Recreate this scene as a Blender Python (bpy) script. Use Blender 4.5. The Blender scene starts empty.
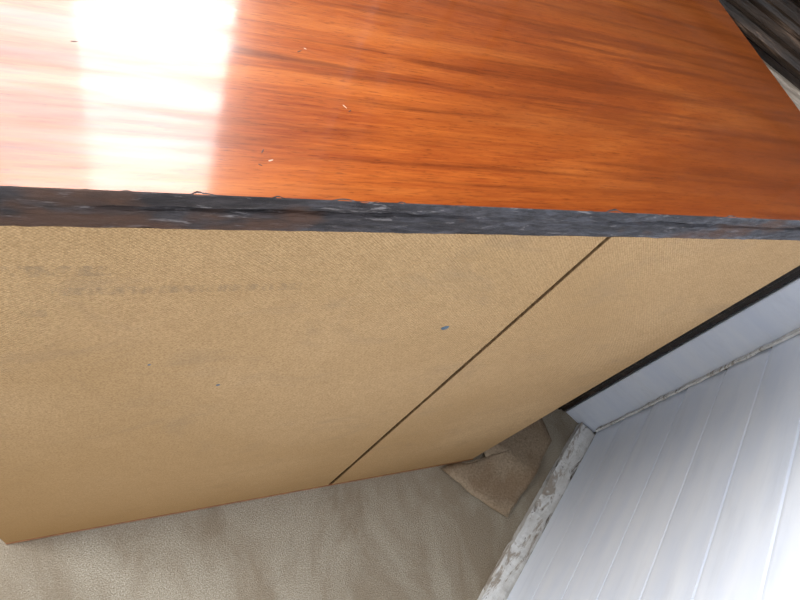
import bpy, bmesh, math, random
from mathutils import Vector, Matrix, noise
random.seed(4)
S=bpy.context.scene
S.view_settings.view_transform='Standard'
S.view_settings.look='None'

# ---------------------------------------------------------------- helpers
def empty(name,loc=(0,0,0),rz=0):
    e=bpy.data.objects.new(name,None); S.collection.objects.link(e)
    e.location=loc; e.rotation_euler=(0,0,rz); return e
def obj(name,bm,mat,parent=None,smooth=False):
    me=bpy.data.meshes.new(name); bm.normal_update(); bm.to_mesh(me); bm.free()
    if smooth:
        for p in me.polygons: p.use_smooth=True
    o=bpy.data.objects.new(name,me); S.collection.objects.link(o)
    if mat: me.materials.append(mat)
    if parent: o.parent=parent
    return o
def box(bm,a,b,bev=0):
    r=bmesh.ops.create_cube(bm,size=1)
    c=[(a[i]+b[i])/2 for i in range(3)]; s=[abs(b[i]-a[i]) for i in range(3)]
    for v in r['verts']:
        v.co=Vector((v.co.x*s[0]+c[0],v.co.y*s[1]+c[1],v.co.z*s[2]+c[2]))
    if bev:
        es=list({e for v in r['verts'] for e in v.link_edges})
        bmesh.ops.bevel(bm,geom=es,offset=bev,segments=2,affect='EDGES',profile=.5)
def boxo(name,a,b,mat,parent=None,bev=0):
    bm=bmesh.new(); box(bm,a,b,bev); return obj(name,bm,mat,parent)

class M:
    def __init__(s,name,rough=.6,spec=.5):
        s.m=bpy.data.materials.new(name); s.m.use_nodes=True
        s.t=s.m.node_tree; s.b=s.t.nodes['Principled BSDF']
        s.b.inputs['Roughness'].default_value=rough
        s.b.inputs['Specular IOR Level'].default_value=spec
        s.tc=s.n('ShaderNodeTexCoord').outputs['Object']
    def n(s,ty,**k):
        x=s.t.nodes.new(ty)
        for a,b in k.items(): setattr(x,a,b)
        return x
    def l(s,a,b): s.t.links.new(a,b)
    def noise(s,scale,mapscale=(1,1,1),detail=4,rough=.5,dist=0,loc=(0,0,0)):
        mp=s.n('ShaderNodeMapping'); mp.inputs['Scale'].default_value=mapscale; mp.inputs['Location'].default_value=loc
        s.l(s.tc,mp.inputs[0]); t=s.n('ShaderNodeTexNoise')
        t.inputs['Scale'].default_value=scale; t.inputs['Detail'].default_value=detail
        t.inputs['Roughness'].default_value=rough; t.inputs['Distortion'].default_value=dist
        s.l(mp.outputs[0],t.inputs['Vector']); return t.outputs['Fac']
    def ramp(s,f,stops):
        r=s.n('ShaderNodeValToRGB'); e=r.color_ramp.elements
        while len(e)<len(stops): e.new(.5)
        for q,(p,c) in zip(e,stops):
            q.position=p; q.color=(c,c,c,1) if isinstance(c,(int,float)) else (*c,1)
        s.l(f,r.inputs[0]); return r.outputs[0]
    def mix(s,f,a,b,mode='MIX'):
        x=s.n('ShaderNodeMix',data_type='RGBA',blend_type=mode)
        for i,v in ((0,f),(6,a),(7,b)):
            if isinstance(v,bpy.types.NodeSocket): s.l(v,x.inputs[i])
            elif i==0: x.inputs[0].default_value=v
            else: x.inputs[i].default_value=(*v,1)
        return x.outputs[2]
    def math(s,op,a,b=0,c=None):
        x=s.n('ShaderNodeMath',operation=op)
        for i,v in enumerate((a,b) if c is None else (a,b,c)):
            if isinstance(v,bpy.types.NodeSocket): s.l(v,x.inputs[i])
            else: x.inputs[i].default_value=v
        return x.outputs[0]
    def xyz(s):
        x=s.n('ShaderNodeSeparateXYZ'); s.l(s.tc,x.inputs[0]); return x.outputs
    def color(s,c):
        if isinstance(c,bpy.types.NodeSocket): s.l(c,s.b.inputs['Base Color'])
        else: s.b.inputs['Base Color'].default_value=(*c,1)
    def bump(s,h,st=.3,d=.002):
        x=s.n('ShaderNodeBump'); x.inputs['Strength'].default_value=st; x.inputs['Distance'].default_value=d
        s.l(h,x.inputs['Height']); s.l(x.outputs[0],s.b.inputs['Normal'])

# ---------------------------------------------------------------- materials
# polished mahogany
w=M('polished_mahogany',.3,.5)
x,y,z=w.xyz()
f1=w.noise(4,(1.0,7,1),6,.6,.7)
f2=w.noise(26,(1,20,1),5,.7,.2)
f3=w.noise(2.0,(1,2.4,1),4,.55,.6,(3,1,0))
f4=w.noise(8,(.5,11,1),5,.6,.3,(7,2,0))
pores=w.noise(95,(1,13,1),3,.6)
c=w.ramp(f1,[(.28,(.15,.021,.003)),(.42,(.24,.043,.006)),(.55,(.35,.082,.012)),(.72,(.50,.155,.032))])
c=w.mix(.40,c,w.ramp(f2,[(.32,(.15,.022,.003)),(.68,(.44,.122,.019))]))
c=w.mix(w.ramp(f3,[(.42,0.0),(.64,.6)]),c,(.135,.026,.004))
c=w.mix(w.ramp(f4,[(.50,0.0),(.64,.65)]),c,(.10,.018,.003))
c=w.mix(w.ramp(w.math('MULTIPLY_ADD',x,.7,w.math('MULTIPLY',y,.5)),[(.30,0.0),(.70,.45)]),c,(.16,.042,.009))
c=w.mix(w.ramp(pores,[(.56,0.0),(.70,.6)]),c,(.06,.010,.002))
w.color(c)
w.b.inputs['Coat Weight'].default_value=1
w.l(w.ramp(w.noise(5,(1,6,1),4,.6,.3,(2,5,0)),[(.3,.055),(.7,.14)]),w.b.inputs['Coat Roughness'])
w.l(w.ramp(w.noise(5,(.8,9,1),4,.65,.3,(1,8,0)),[(.34,.45),(.62,1.0)]),w.b.inputs['Coat Weight'])
w.b.inputs['Specular IOR Level'].default_value=.25
w.bump(w.noise(14,(1,4,1),3),.06,.002)
MAHOG=w.m
w=M('mahogany_veneer',.4)
w.color(w.ramp(w.noise(6,(8,8,1),5,.6,.3),[(.3,(.16,.05,.012)),(.7,(.36,.14,.04))])); VENEER=w.m
# rough dark edge
w=M('weathered_dark_edge',.6,.35)
x,y,z=w.xyz()
a=w.noise(7,(1,8,8),6,.7,.3); b=w.noise(60,(1,4,4),5,.75)
cl=w.ramp(a,[(.3,(.012,.008,.007)),(.48,(.036,.028,.027)),(.62,(.070,.058,.058)),(.8,(.14,.13,.14))])
cr=w.ramp(a,[(.3,(.022,.020,.022)),(.48,(.060,.058,.066)),(.62,(.11,.11,.125)),(.8,(.22,.22,.24))])
c=w.mix(w.ramp(w.math('ADD',x,w.noise(6,(1,1,1),3)),[(.55,0.0),(.85,1.0)]),cl,cr)
c=w.mix(w.ramp(b,[(.42,0.0),(.60,.75)]),c,(.013,.010,.010))
c=w.mix(w.ramp(w.noise(70,(.45,3,3),4,.75,0,(4,4,4)),[(.60,0.0),(.66,.6)]),c,(.28,.25,.24))
c=w.mix(w.ramp(w.noise(7,(1,2,2),4,.6,0,(5.2,0,0)),[(.53,0.0),(.60,.7)]),c,(.095,.042,.021))
w.color(c); w.bump(w.noise(70,(.4,3,3),6,.7),1,.004); EDGE=w.m
w=M('dark_gap',.9,.1); w.color((.03,.015,.008)); GAP=w.m
# hardboard
w=M('hardboard_mesh_side',.75,.2)
x,y,z=w.xyz()
sx=w.math('SINE',w.math('MULTIPLY',x,2*math.pi/.003)); sz=w.math('SINE',w.math('MULTIPLY',z,2*math.pi/.003))
mesh=w.math('MULTIPLY',sx,sz)
c=w.ramp(w.noise(3.0,(1,1,1),5,.55,.4),[(.3,(.46,.29,.135)),(.55,(.54,.352,.178)),(.75,(.63,.425,.225))])
c=w.mix(w.ramp(w.noise(420,(1,1,1),3,.8),[(.36,.75),(.58,0.0)]),c,(.25,.15,.065))
c=w.mix(w.ramp(w.noise(90,(1,1,1),4,.7),[(.35,.25),(.55,0.0)]),c,(.30,.18,.08))
mm=w.math('MULTIPLY_ADD',mesh,.5,.5)
c=w.mix(w.math('MULTIPLY',mm,.5),c,(.24,.14,.055))
c=w.mix(w.ramp(w.noise(9,(1,1,1.6),6,.7,.6,(2,0,5)),[(.54,0.0),(.70,.38)]),c,(.26,.175,.10))
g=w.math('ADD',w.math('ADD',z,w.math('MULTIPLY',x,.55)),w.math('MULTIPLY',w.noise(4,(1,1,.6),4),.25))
c=w.mix(w.ramp(g,[(.10,.68),(.70,0.0)]),c,(.33,.18,.058))  # orange-brown tone, with the shade toward the bottom left painted in
def stamp(c,x0,x1,zc,h,st,sc):
    mx=w.math('COMPARE',x,(x0+x1)/2,(x1-x0)/2); mz=w.math('COMPARE',z,zc,h/2)
    k=w.ramp(w.noise(sc,(1,1,.35),3,.7,0,(zc*9,0,0)),[(.42,0.0),(.60,1.0)])
    return w.mix(w.math('MULTIPLY',w.math('MULTIPLY',mx,mz),w.math('MULTIPLY',k,st)),c,(.17,.12,.075))
c=stamp(c,-.040,.125,.828,.010,.42,170)
c=stamp(c,-.075,-.005,.853,.012,.45,130)
c=stamp(c,-.06,-.045,.80,.010,.3,90)
w.color(c); w.bump(mesh,.5,.0006); BOARD=w.m
w=M('hardboard_sawn_edge',.85,.1); w.color(w.ramp(w.noise(200),[(.3,(.14,.08,.035)),(.7,(.26,.16,.08))])); SAWN=w.m
# carpet
w=M('beige_carpet',.95,.1)
c=w.ramp(w.noise(420,(1,1,1),4,.8),[(.32,(.23,.185,.13)),(.5,(.45,.39,.30)),(.68,(.68,.61,.50))])
c=w.mix(w.ramp(w.noise(5,(1.6,.8,1),4,.6,.5),[(.44,0.0),(.60,.5)]),c,(.26,.19,.12))
w.color(c); w.bump(w.noise(450,(1,1,1),4,.8),1,.005); CARPET=w.m
w=M('carpet_offcut_backing',.9,.1)
c=w.ramp(w.noise(200,(1,1,1),5,.7),[(.3,(.22,.16,.10)),(.6,(.38,.29,.20)),(.75,(.48,.39,.28))])
c=w.mix(w.ramp(w.noise(11,(1,1,1),3),[(.46,0.0),(.6,.55)]),c,(.22,.14,.08))
w.color(c); w.bump(w.noise(300,(1,1,1),4,.8),.7,.004); OFFCUT=w.m
# white paint
w=M('white_painted_boards',.38,.5)
c=w.ramp(w.noise(4,(1,1,5),4,.6),[(.3,(.73,.80,.93)),(.7,(.84,.89,.97))])
c=w.mix(w.ramp(w.noise(9,(.5,1,4),5,.7,.3),[(.52,0.0),(.70,.20)]),c,(.54,.58,.66))
w.color(c); w.bump(w.noise(25,(1,1,3),3),.08,.002); WHITE=w.m
w=M('grimy_white_paint',.6,.35)
c=w.ramp(w.noise(40,(.3,1,1),5,.7),[(.25,(.52,.50,.46)),(.6,(.78,.78,.77))])
c=w.mix(w.ramp(w.noise(16,(.45,1.5,1.5),6,.75,.8),[(.53,0.0),(.58,.8)]),c,(.30,.24,.18))
c=w.mix(w.ramp(w.noise(34,(.4,1.5,1.5),5,.75,.8,(3,3,3)),[(.60,0.0),(.64,.9)]),c,(.09,.06,.04))
w.color(c); w.bump(w.noise(55,(.5,1,1),5,.8),.7,.003); GRIME=w.m
w=M('plaster_wall',.8,.2); w.color(w.ramp(w.noise(3),[(.3,(.24,.22,.19)),(.7,(.32,.29,.25))])); PLASTER=w.m
w=M('dark_stained_oak',.35,.4)
w.color(w.ramp(w.noise(9,(6,.9,6),6,.75,.4),[(.38,(.006,.004,.003)),(.58,(.026,.016,.010)),(.72,(.15,.10,.07))]))
w.bump(w.noise(20,(6,.9,6),5,.75),.5,.003); OAK=w.m
w=M('worn_pale_oak',.6,.4); w.color(w.ramp(w.noise(12,(6,.7,6),5,.7),[(.35,(.12,.09,.065)),(.65,(.48,.42,.34))])); WORN=w.m
w=M('blue_paint_speck',.5); w.color((.05,.09,.13)); SPECK=w.m
w=M('bare_wood_nick',.6); w.color((.07,.02,.01)); NICK=w.m
w=M('pale_scratch',.4); w.color((.50,.32,.22)); PALE=w.m
w=M('window_frame_white',.35); w.color((.8,.8,.8)); FRAME=w.m

# ---------------------------------------------------------------- room
boxo('floor',(-2.2,-2.0,-.05),(2.2,2.2,0),CARPET)
ANG=math.atan2(.6,.8)
R=empty('wall_right',(0,0,0),ANG)
WD=-.478           # face of wall (local y)
U1=1.016           # corner
bm=bmesh.new(); box(bm,(-1.2,WD-.10,0),(U1+.12,WD-.008,2.4)); obj('backing',bm,PLASTER,R)
bm=bmesh.new()
P=.104; zc=.03
while zc<2.38:
    prof=[(WD-.006,zc),(WD-.003,zc+.002),(WD-.0006,zc+.004),(WD,zc+.008),(WD-.001,zc+P*.6),(WD-.003,zc+P-.004),(WD-.006,zc+P-.0022),(WD-.006,zc+P)]
    L=[bm.verts.new((-1.2,p[0],p[1])) for p in prof]; Q=[bm.verts.new((U1-.004,p[0],p[1])) for p in prof]
    for i in range(len(prof)-1): bm.faces.new((L[i],Q[i],Q[i+1],L[i+1]))
    zc+=P
o=obj('cladding_boards',bm,WHITE,R)

def ragged(bm,a,b,axis,amp,n=160,seed=0):
    o=[i for i in range(3) if i!=axis]
    def corners():
        k=6; pts=[]
        A=(a[o[0]],a[o[1]]);B=(b[o[0]],b[o[1]])
        cs=[(A[0],A[1]),(B[0],A[1]),(B[0],B[1]),(A[0],B[1])]
        for i in range(4):
            p,q=cs[i],cs[(i+1)%4]
            for j in range(k): pts.append((p[0]+(q[0]-p[0])*j/k,p[1]+(q[1]-p[1])*j/k))
        return pts
    C=corners(); prev=None
    for s in range(n+1):
        t=a[axis]+(b[axis]-a[axis])*s/n
        row=[]
        for (p,q) in C:
            co=[0,0,0]; co[axis]=t; co[o[0]]=p; co[o[1]]=q
            v=Vector(co)
            d=noise.noise_vector(v*38+Vector((seed,0,0)))*amp+noise.noise_vector(v*110)*amp*.5
            d[axis]=0
            row.append(bm.verts.new(v+d))
        if prev:
            m=len(C)
            for i in range(m): bm.faces.new((prev[i],prev[(i+1)%m],row[(i+1)%m],row[i]))
        else: bm.faces.new(row)
        prev=row
    bm.faces.new(prev[::-1])
    bmesh.ops.recalc_face_normals(bm,faces=bm.faces)
T=empty('baseboard_right',(0,0,0),ANG)
bm=bmesh.new(); ragged(bm,(-1.2,WD-.006,.0),(U1-.006,WD+.041,.022),0,.002,300); obj('skirting_strip',bm,GRIME,T)
T2=empty('trim_1',(0,0,0),ANG)
bm=bmesh.new(); ragged(bm,(U1-.012,WD+.0015,.04),(U1-.002,WD+.006,2.38),2,.002,260,3); obj('corner_bead',bm,GRIME,T2)

D=empty('wall_splay',(0,0,0),ANG)
boxo('plaster',(U1+.03,WD,0),(U1+.12,WD+1.03,2.4),PLASTER,D)
T3=empty('trim_2',(0,0,0),ANG)
boxo('white_jamb',(U1,WD-.002,0),(U1+.028,WD+.084,2.38),WHITE,T3,.003)
DR=empty('door_1',(0,0,0),ANG)
y0=WD+.088; y1=WD+.93
bm=bmesh.new()
box(bm,(U1-.004,y0,0),(U1+.028,y0+.06,2.1),.004)
box(bm,(U1-.004,y1-.06,0),(U1+.028,y1,2.1),.004)
box(bm,(U1-.004,y0,2.1),(U1+.028,y1,2.16),.004)
box(bm,(U1-.010,y0+.012,0),(U1+.002,y0+.03,2.1),.003)
obj('architrave',bm,OAK,DR)
bm=bmesh.new()
box(bm,(U1+.016,y0+.06,.01),(U1+.028,y1-.06,2.1))
for zz in ((.01,.2),(.83,1.06),(1.95,2.1)): box(bm,(U1+.002,y0+.062,zz[0]),(U1+.017,y1-.062,zz[1]),.004)
for yy in ((y0+.062,y0+.13),((y0+y1)/2-.04,(y0+y1)/2+.04),(y1-.16,y1-.062)): box(bm,(U1+.003,yy[0],.01),(U1+.017,yy[1],2.1),.004)
def bead(zc,r,dx):
    prev=None
    for yy in (y0+.062,y1-.062):
        row=[bm.verts.new((U1+.004-math.sin(a)*dx,yy,zc-math.cos(a)*r)) for a in [math.pi*i/8 for i in range(9)]]
        if prev:
            for i in range(8): bm.faces.new((prev[i],prev[i+1],row[i+1],row[i]))
        prev=row
bead(.915,.012,.018); bead(.945,.008,.008); bead(.985,.018,.026); bead(1.03,.008,.012)
obj('door_leaf',bm,OAK,DR)
bm=bmesh.new(); box(bm,(U1-.008,y0+.064,.866),(U1+.006,y1-.064,.893),.003); obj('worn_rail_bead',bm,WORN,DR)

# window walls
Y=1.0; WX=.46
W=empty('wall_back')
bm=bmesh.new()
x0,x1,z0,z1=-1.0,.25,1.2,2.25
box(bm,(-1.8,Y,0),(x0,Y+.1,2.4)); box(bm,(x1,Y,0),(WX,Y+.1,2.4))
box(bm,(x0,Y,0),(x1,Y+.1,z0)); box(bm,(x0,Y,z1),(x1,Y+.1,2.4))
obj('plaster',bm,PLASTER,W)
WN=empty('window_1')
bm=bmesh.new(); k=.03
box(bm,(x0,Y+.03,z0),(x0+k,Y+.07,z1),.003); box(bm,(x1-k,Y+.03,z0),(x1,Y+.07,z1),.003)
box(bm,(x0+k,Y+.03,z0),(x1-k,Y+.07,z0+k),.003); box(bm,(x0+k,Y+.03,z1-k),(x1-k,Y+.07,z1),.003)
obj('window_frame',bm,FRAME,WN)

# ---------------------------------------------------------------- sideboard
C=empty('wooden_sideboard')
XL,XR=-.186,.731; YB=.217; YF=.60
ZT=.931; ZB=.9005
bm=bmesh.new()
box(bm,(XL-.024,YB+.0008,ZT-.0015),(XR+.024,.632,ZT),.0004)
obj('top_veneer',bm,MAHOG,C)
bm=bmesh.new(); box(bm,(XL-.023,YB+.012,ZB),(XR+.023,.631,ZT-.0014)); obj('top_slab',bm,VENEER,C)
bm=bmesh.new(); n=620
prev=None
for s in range(n+1):
    x=XL-.024+(XR-XL+.048)*s/n
    N=lambda f,o=0:noise.noise(Vector((x*f,o,0)))
    chip=min(max(0,N(22,3)-.15)*.007+max(0,N(60,7)-.2)*.005,.0022)
    yb=YB-.0010
    pts=[(YB+.0010+min(.0035,max(0,N(35,2)-.25)*.010+max(0,N(110,5)-.3)*.004),ZT+.0002)]
    pts+=[(YB+.0002+chip*.3,ZT-.0003-chip*.2)]
    pts+=[(yb+.0006+chip*.6,ZT-.002-chip*.6)]
    za=ZT-.0032
    for j in range(1,20):
        zz=za-(za-(ZB-.001))*j/20
        d=noise.noise(Vector((x*25,zz*160,1)))*.0014+noise.noise(Vector((x*90,zz*300,4)))*.0010
        zcut=.919+.005*N(6,9)+.001*N(40,3)
        g=.008*math.exp(-((zz-zcut)/.0014)**2)*max(0,min(1,(N(5,12)+.20)*3))
        pts.append((yb+d+g,zz))
    pts+=[(yb+.001,ZB-.001+.0018*N(40,5)),(YB+.012,ZB-.001)]
    row=[bm.verts.new((x,p[0],p[1])) for p in pts]
    if prev:
        for i in range(len(row)-1): bm.faces.new((prev[i],row[i],row[i+1],prev[i+1]))
    prev=row
bmesh.ops.recalc_face_normals(bm,faces=bm.faces)
o=obj('rough_back_edge',bm,EDGE,C)
bm=bmesh.new()
box(bm,(XL,YB+.004,0.0),(XL+.018,YF,ZB),.001); box(bm,(XR-.018,YB+.004,0.0),(XR,YF,ZB),.001)
box(bm,(XL+.018,YB+.02,.05),(XR-.018,YF,.068)); box(bm,(XL+.018,YB+.02,ZB-.03),(XR-.018,YF-.02,ZB))
obj('carcass',bm,VENEER,C)
boxo('back_frame',(XL+.018,YB+.0045,.0),(XR-.018,YB+.02,ZB),GAP,C)
boxo('bottom_rail',(XL+.001,YB-.001,.0),(XR-.001,YB+.004,.008),VENEER,C,.001)
SX=.3795
def panel(name,xl,xr,gl,gr):
    bm=bmesh.new(); n=60; prev=None; fs=[]
    for s in range(n+1):
        z=.009+(ZB-.010)*s/n
        wv=noise.noise(Vector((z*9,xl,0)))*.0007
        a=xl+((wv+.0010*(1-z)) if gl else 0); b=xr-((wv+.0030*(1-z)) if gr else 0)
        row=[bm.verts.new(p) for p in ((a,YB+.0035,z),(a,YB+.0004,z),(a+.0005,YB,z),(b-.0006,YB,z),(b,YB+.0006,z),(b,YB+.0035,z))]
        if prev:
            for i in range(5):
                f=bm.faces.new((prev[i],prev[i+1],row[i+1],row[i]))
                if i!=2: f.material_index=1
        prev=row
    o=obj(name,bm,BOARD,C); o.data.materials.append(SAWN); return o
panel('back_panel_wide',XL+.001,SX-.0026,0,1)
panel('back_panel_narrow',SX+.0016,XR-.004,1,0)
bm=bmesh.new()
box(bm,(XL+.002,YF,.06),((XL+XR)/2-.002,YF+.018,ZB-.01),.003); box(bm,((XL+XR)/2+.002,YF,.06),(XR-.002,YF+.018,ZB-.01),.003)
box(bm,(XL+.01,YF-.03,0),(XR-.01,YF,.06))
obj('front_doors',bm,VENEER,C)
def disc(name,c,nrm,r,mat,sx=1,sy=1,rot=0):
    bm=bmesh.new(); bmesh.ops.create_uvsphere(bm,u_segments=14,v_segments=8,radius=r)
    for v in bm.verts:
        v.co=Vector((v.co.x*sx*(1+.3*noise.noise(v.co*300)),v.co.y*sy,v.co.z*.12))
    bm.transform(Matrix.Translation(c)@(Matrix.Rotation(math.pi/2,4,'X') if nrm=='y' else Matrix.Rotation(rot,4,'Z')))
    return obj(name,bm,mat,C,True)
disc('paint_speck_1',(.296,YB,.737),'y',.0046,SPECK,1,.95)
disc('paint_speck_2',(.084,YB,.637),'y',.0022,SPECK)
disc('paint_speck_3',(.02,YB,.70),'y',.0015,SPECK)
for i,(px,py,sx,rot,mt) in enumerate([(.122,.353,2.2,.6,NICK),(.127,.357,1.2,-.4,PALE),(.146,.302,2.0,-.9,PALE),(.149,.298,1.6,.7,NICK),(.082,.254,2,1.1,NICK),(.086,.247,1.8,.4,PALE),(.079,.243,1.4,-.5,NICK),(-.02,.33,2,.2,NICK)]):
    disc('nick_%d'%(i+1),(px,py,ZT),'z',.0010,mt,sx,.5,rot)

# ---------------------------------------------------------------- carpet offcut
bm=bmesh.new()
out=[(.640,.209),(.700,.140),(.772,.076),(.86,.140),(.966,.226),(.96,.30),(.92,.36),(.84,.36),(.765,.34),(.762,.209),(.70,.211)]
cen=(.83,.22)
rings=8; rows=[]
pts=[]
for i in range(len(out)):
    p,q=out[i],out[(i+1)%len(out)]
    for j in range(5):
        t=j/5; x=p[0]+(q[0]-p[0])*t; y=p[1]+(q[1]-p[1])*t
        if y<.2: x+=noise.noise(Vector((x*60,y*60,2)))*.004
        pts.append((x,y))
def hz(x,y):
    d=abs((x-.84)*.75+(y-.19)*.66)
    side=max(0,min(1,(x-.72)/.06))
    return .006+.014*max(0,1-d/.05)*side+noise.noise(Vector((x*14,y*14,0)))*.003
for k in range(rings):
    t=1-k/rings
    rows.append([bm.verts.new((cen[0]+(x-cen[0])*t,cen[1]+(y-cen[1])*t,hz(cen[0]+(x-cen[0])*t,cen[1]+(y-cen[1])*t))) for x,y in pts])
cv=bm.verts.new((*cen,hz(*cen)))
m=len(pts)
for k in range(rings-1):
    for i in range(m): bm.faces.new((rows[k][i],rows[k][(i+1)%m],rows[k+1][(i+1)%m],rows[k+1][i]))
for i in range(m): bm.faces.new((rows[-1][i],rows[-1][(i+1)%m],cv))
bmesh.ops.recalc_face_normals(bm,faces=bm.faces)
o=obj('carpet_offcut',bm,OFFCUT,None,True)
sm=o.modifiers.new('s','SOLIDIFY'); sm.thickness=.004; sm.offset=-1

# ---------------------------------------------------------------- light
wd=bpy.data.worlds.new('World'); S.world=wd; wd.use_nodes=True
bg=wd.node_tree.nodes['Background']; bg.inputs[0].default_value=(.95,.97,1,1); bg.inputs[1].default_value=.86
def area(name,loc,target,sx,sy,L,col):
    l=bpy.data.lights.new(name,'AREA'); l.shape='RECTANGLE'; l.size=sx; l.size_y=sy; l.energy=L*math.pi*sx*sy; l.color=col
    o=bpy.data.objects.new(name,l); S.collection.objects.link(o); o.location=loc
    o.rotation_euler=(Vector(target)-Vector(loc)).to_track_quat('-Z','Y').to_euler(); return o
for nm,a,b,za,zb,L in (('hazy_low',-1.0,-.06,1.2,1.5,5),('hazy_high',-1.0,-.25,1.5,z1,7.5),('mid',-.25,-.06,1.5,z1,9.5),('clear_low',-.06,.25,1.2,1.42,8),('clear_high',-.06,.25,1.42,z1,17)):
    area('window_daylight_'+nm,((a+b)/2,Y+.12,(za+zb)/2),((a+b)/2,0,(za+zb)/2),b-a,zb-za,L,(1,.97,.96))
area('added_side_fill',(-1.7,.55,1.6),(.6,-.25,.7),.9,1.2,23,(.93,.965,1))  # unseen fill lamp, added from the left to brighten the white boards

# ---------------------------------------------------------------- camera
cd=bpy.data.cameras.new('camera'); cd.sensor_width=36; cd.lens=26.05; cd.clip_start=.01
cam=bpy.data.objects.new('camera',cd); S.collection.objects.link(cam)
r=Vector((.9001,-.2399,.3637)); u=Vector((.03375,.8706,.4908)); b=Vector((-.4343,-.4295,.7917))
cam.matrix_world=Matrix(((r.x,u.x,b.x,0),(r.y,u.y,b.y,0),(r.z,u.z,b.z,1.2),(0,0,0,1)))
S.camera=cam
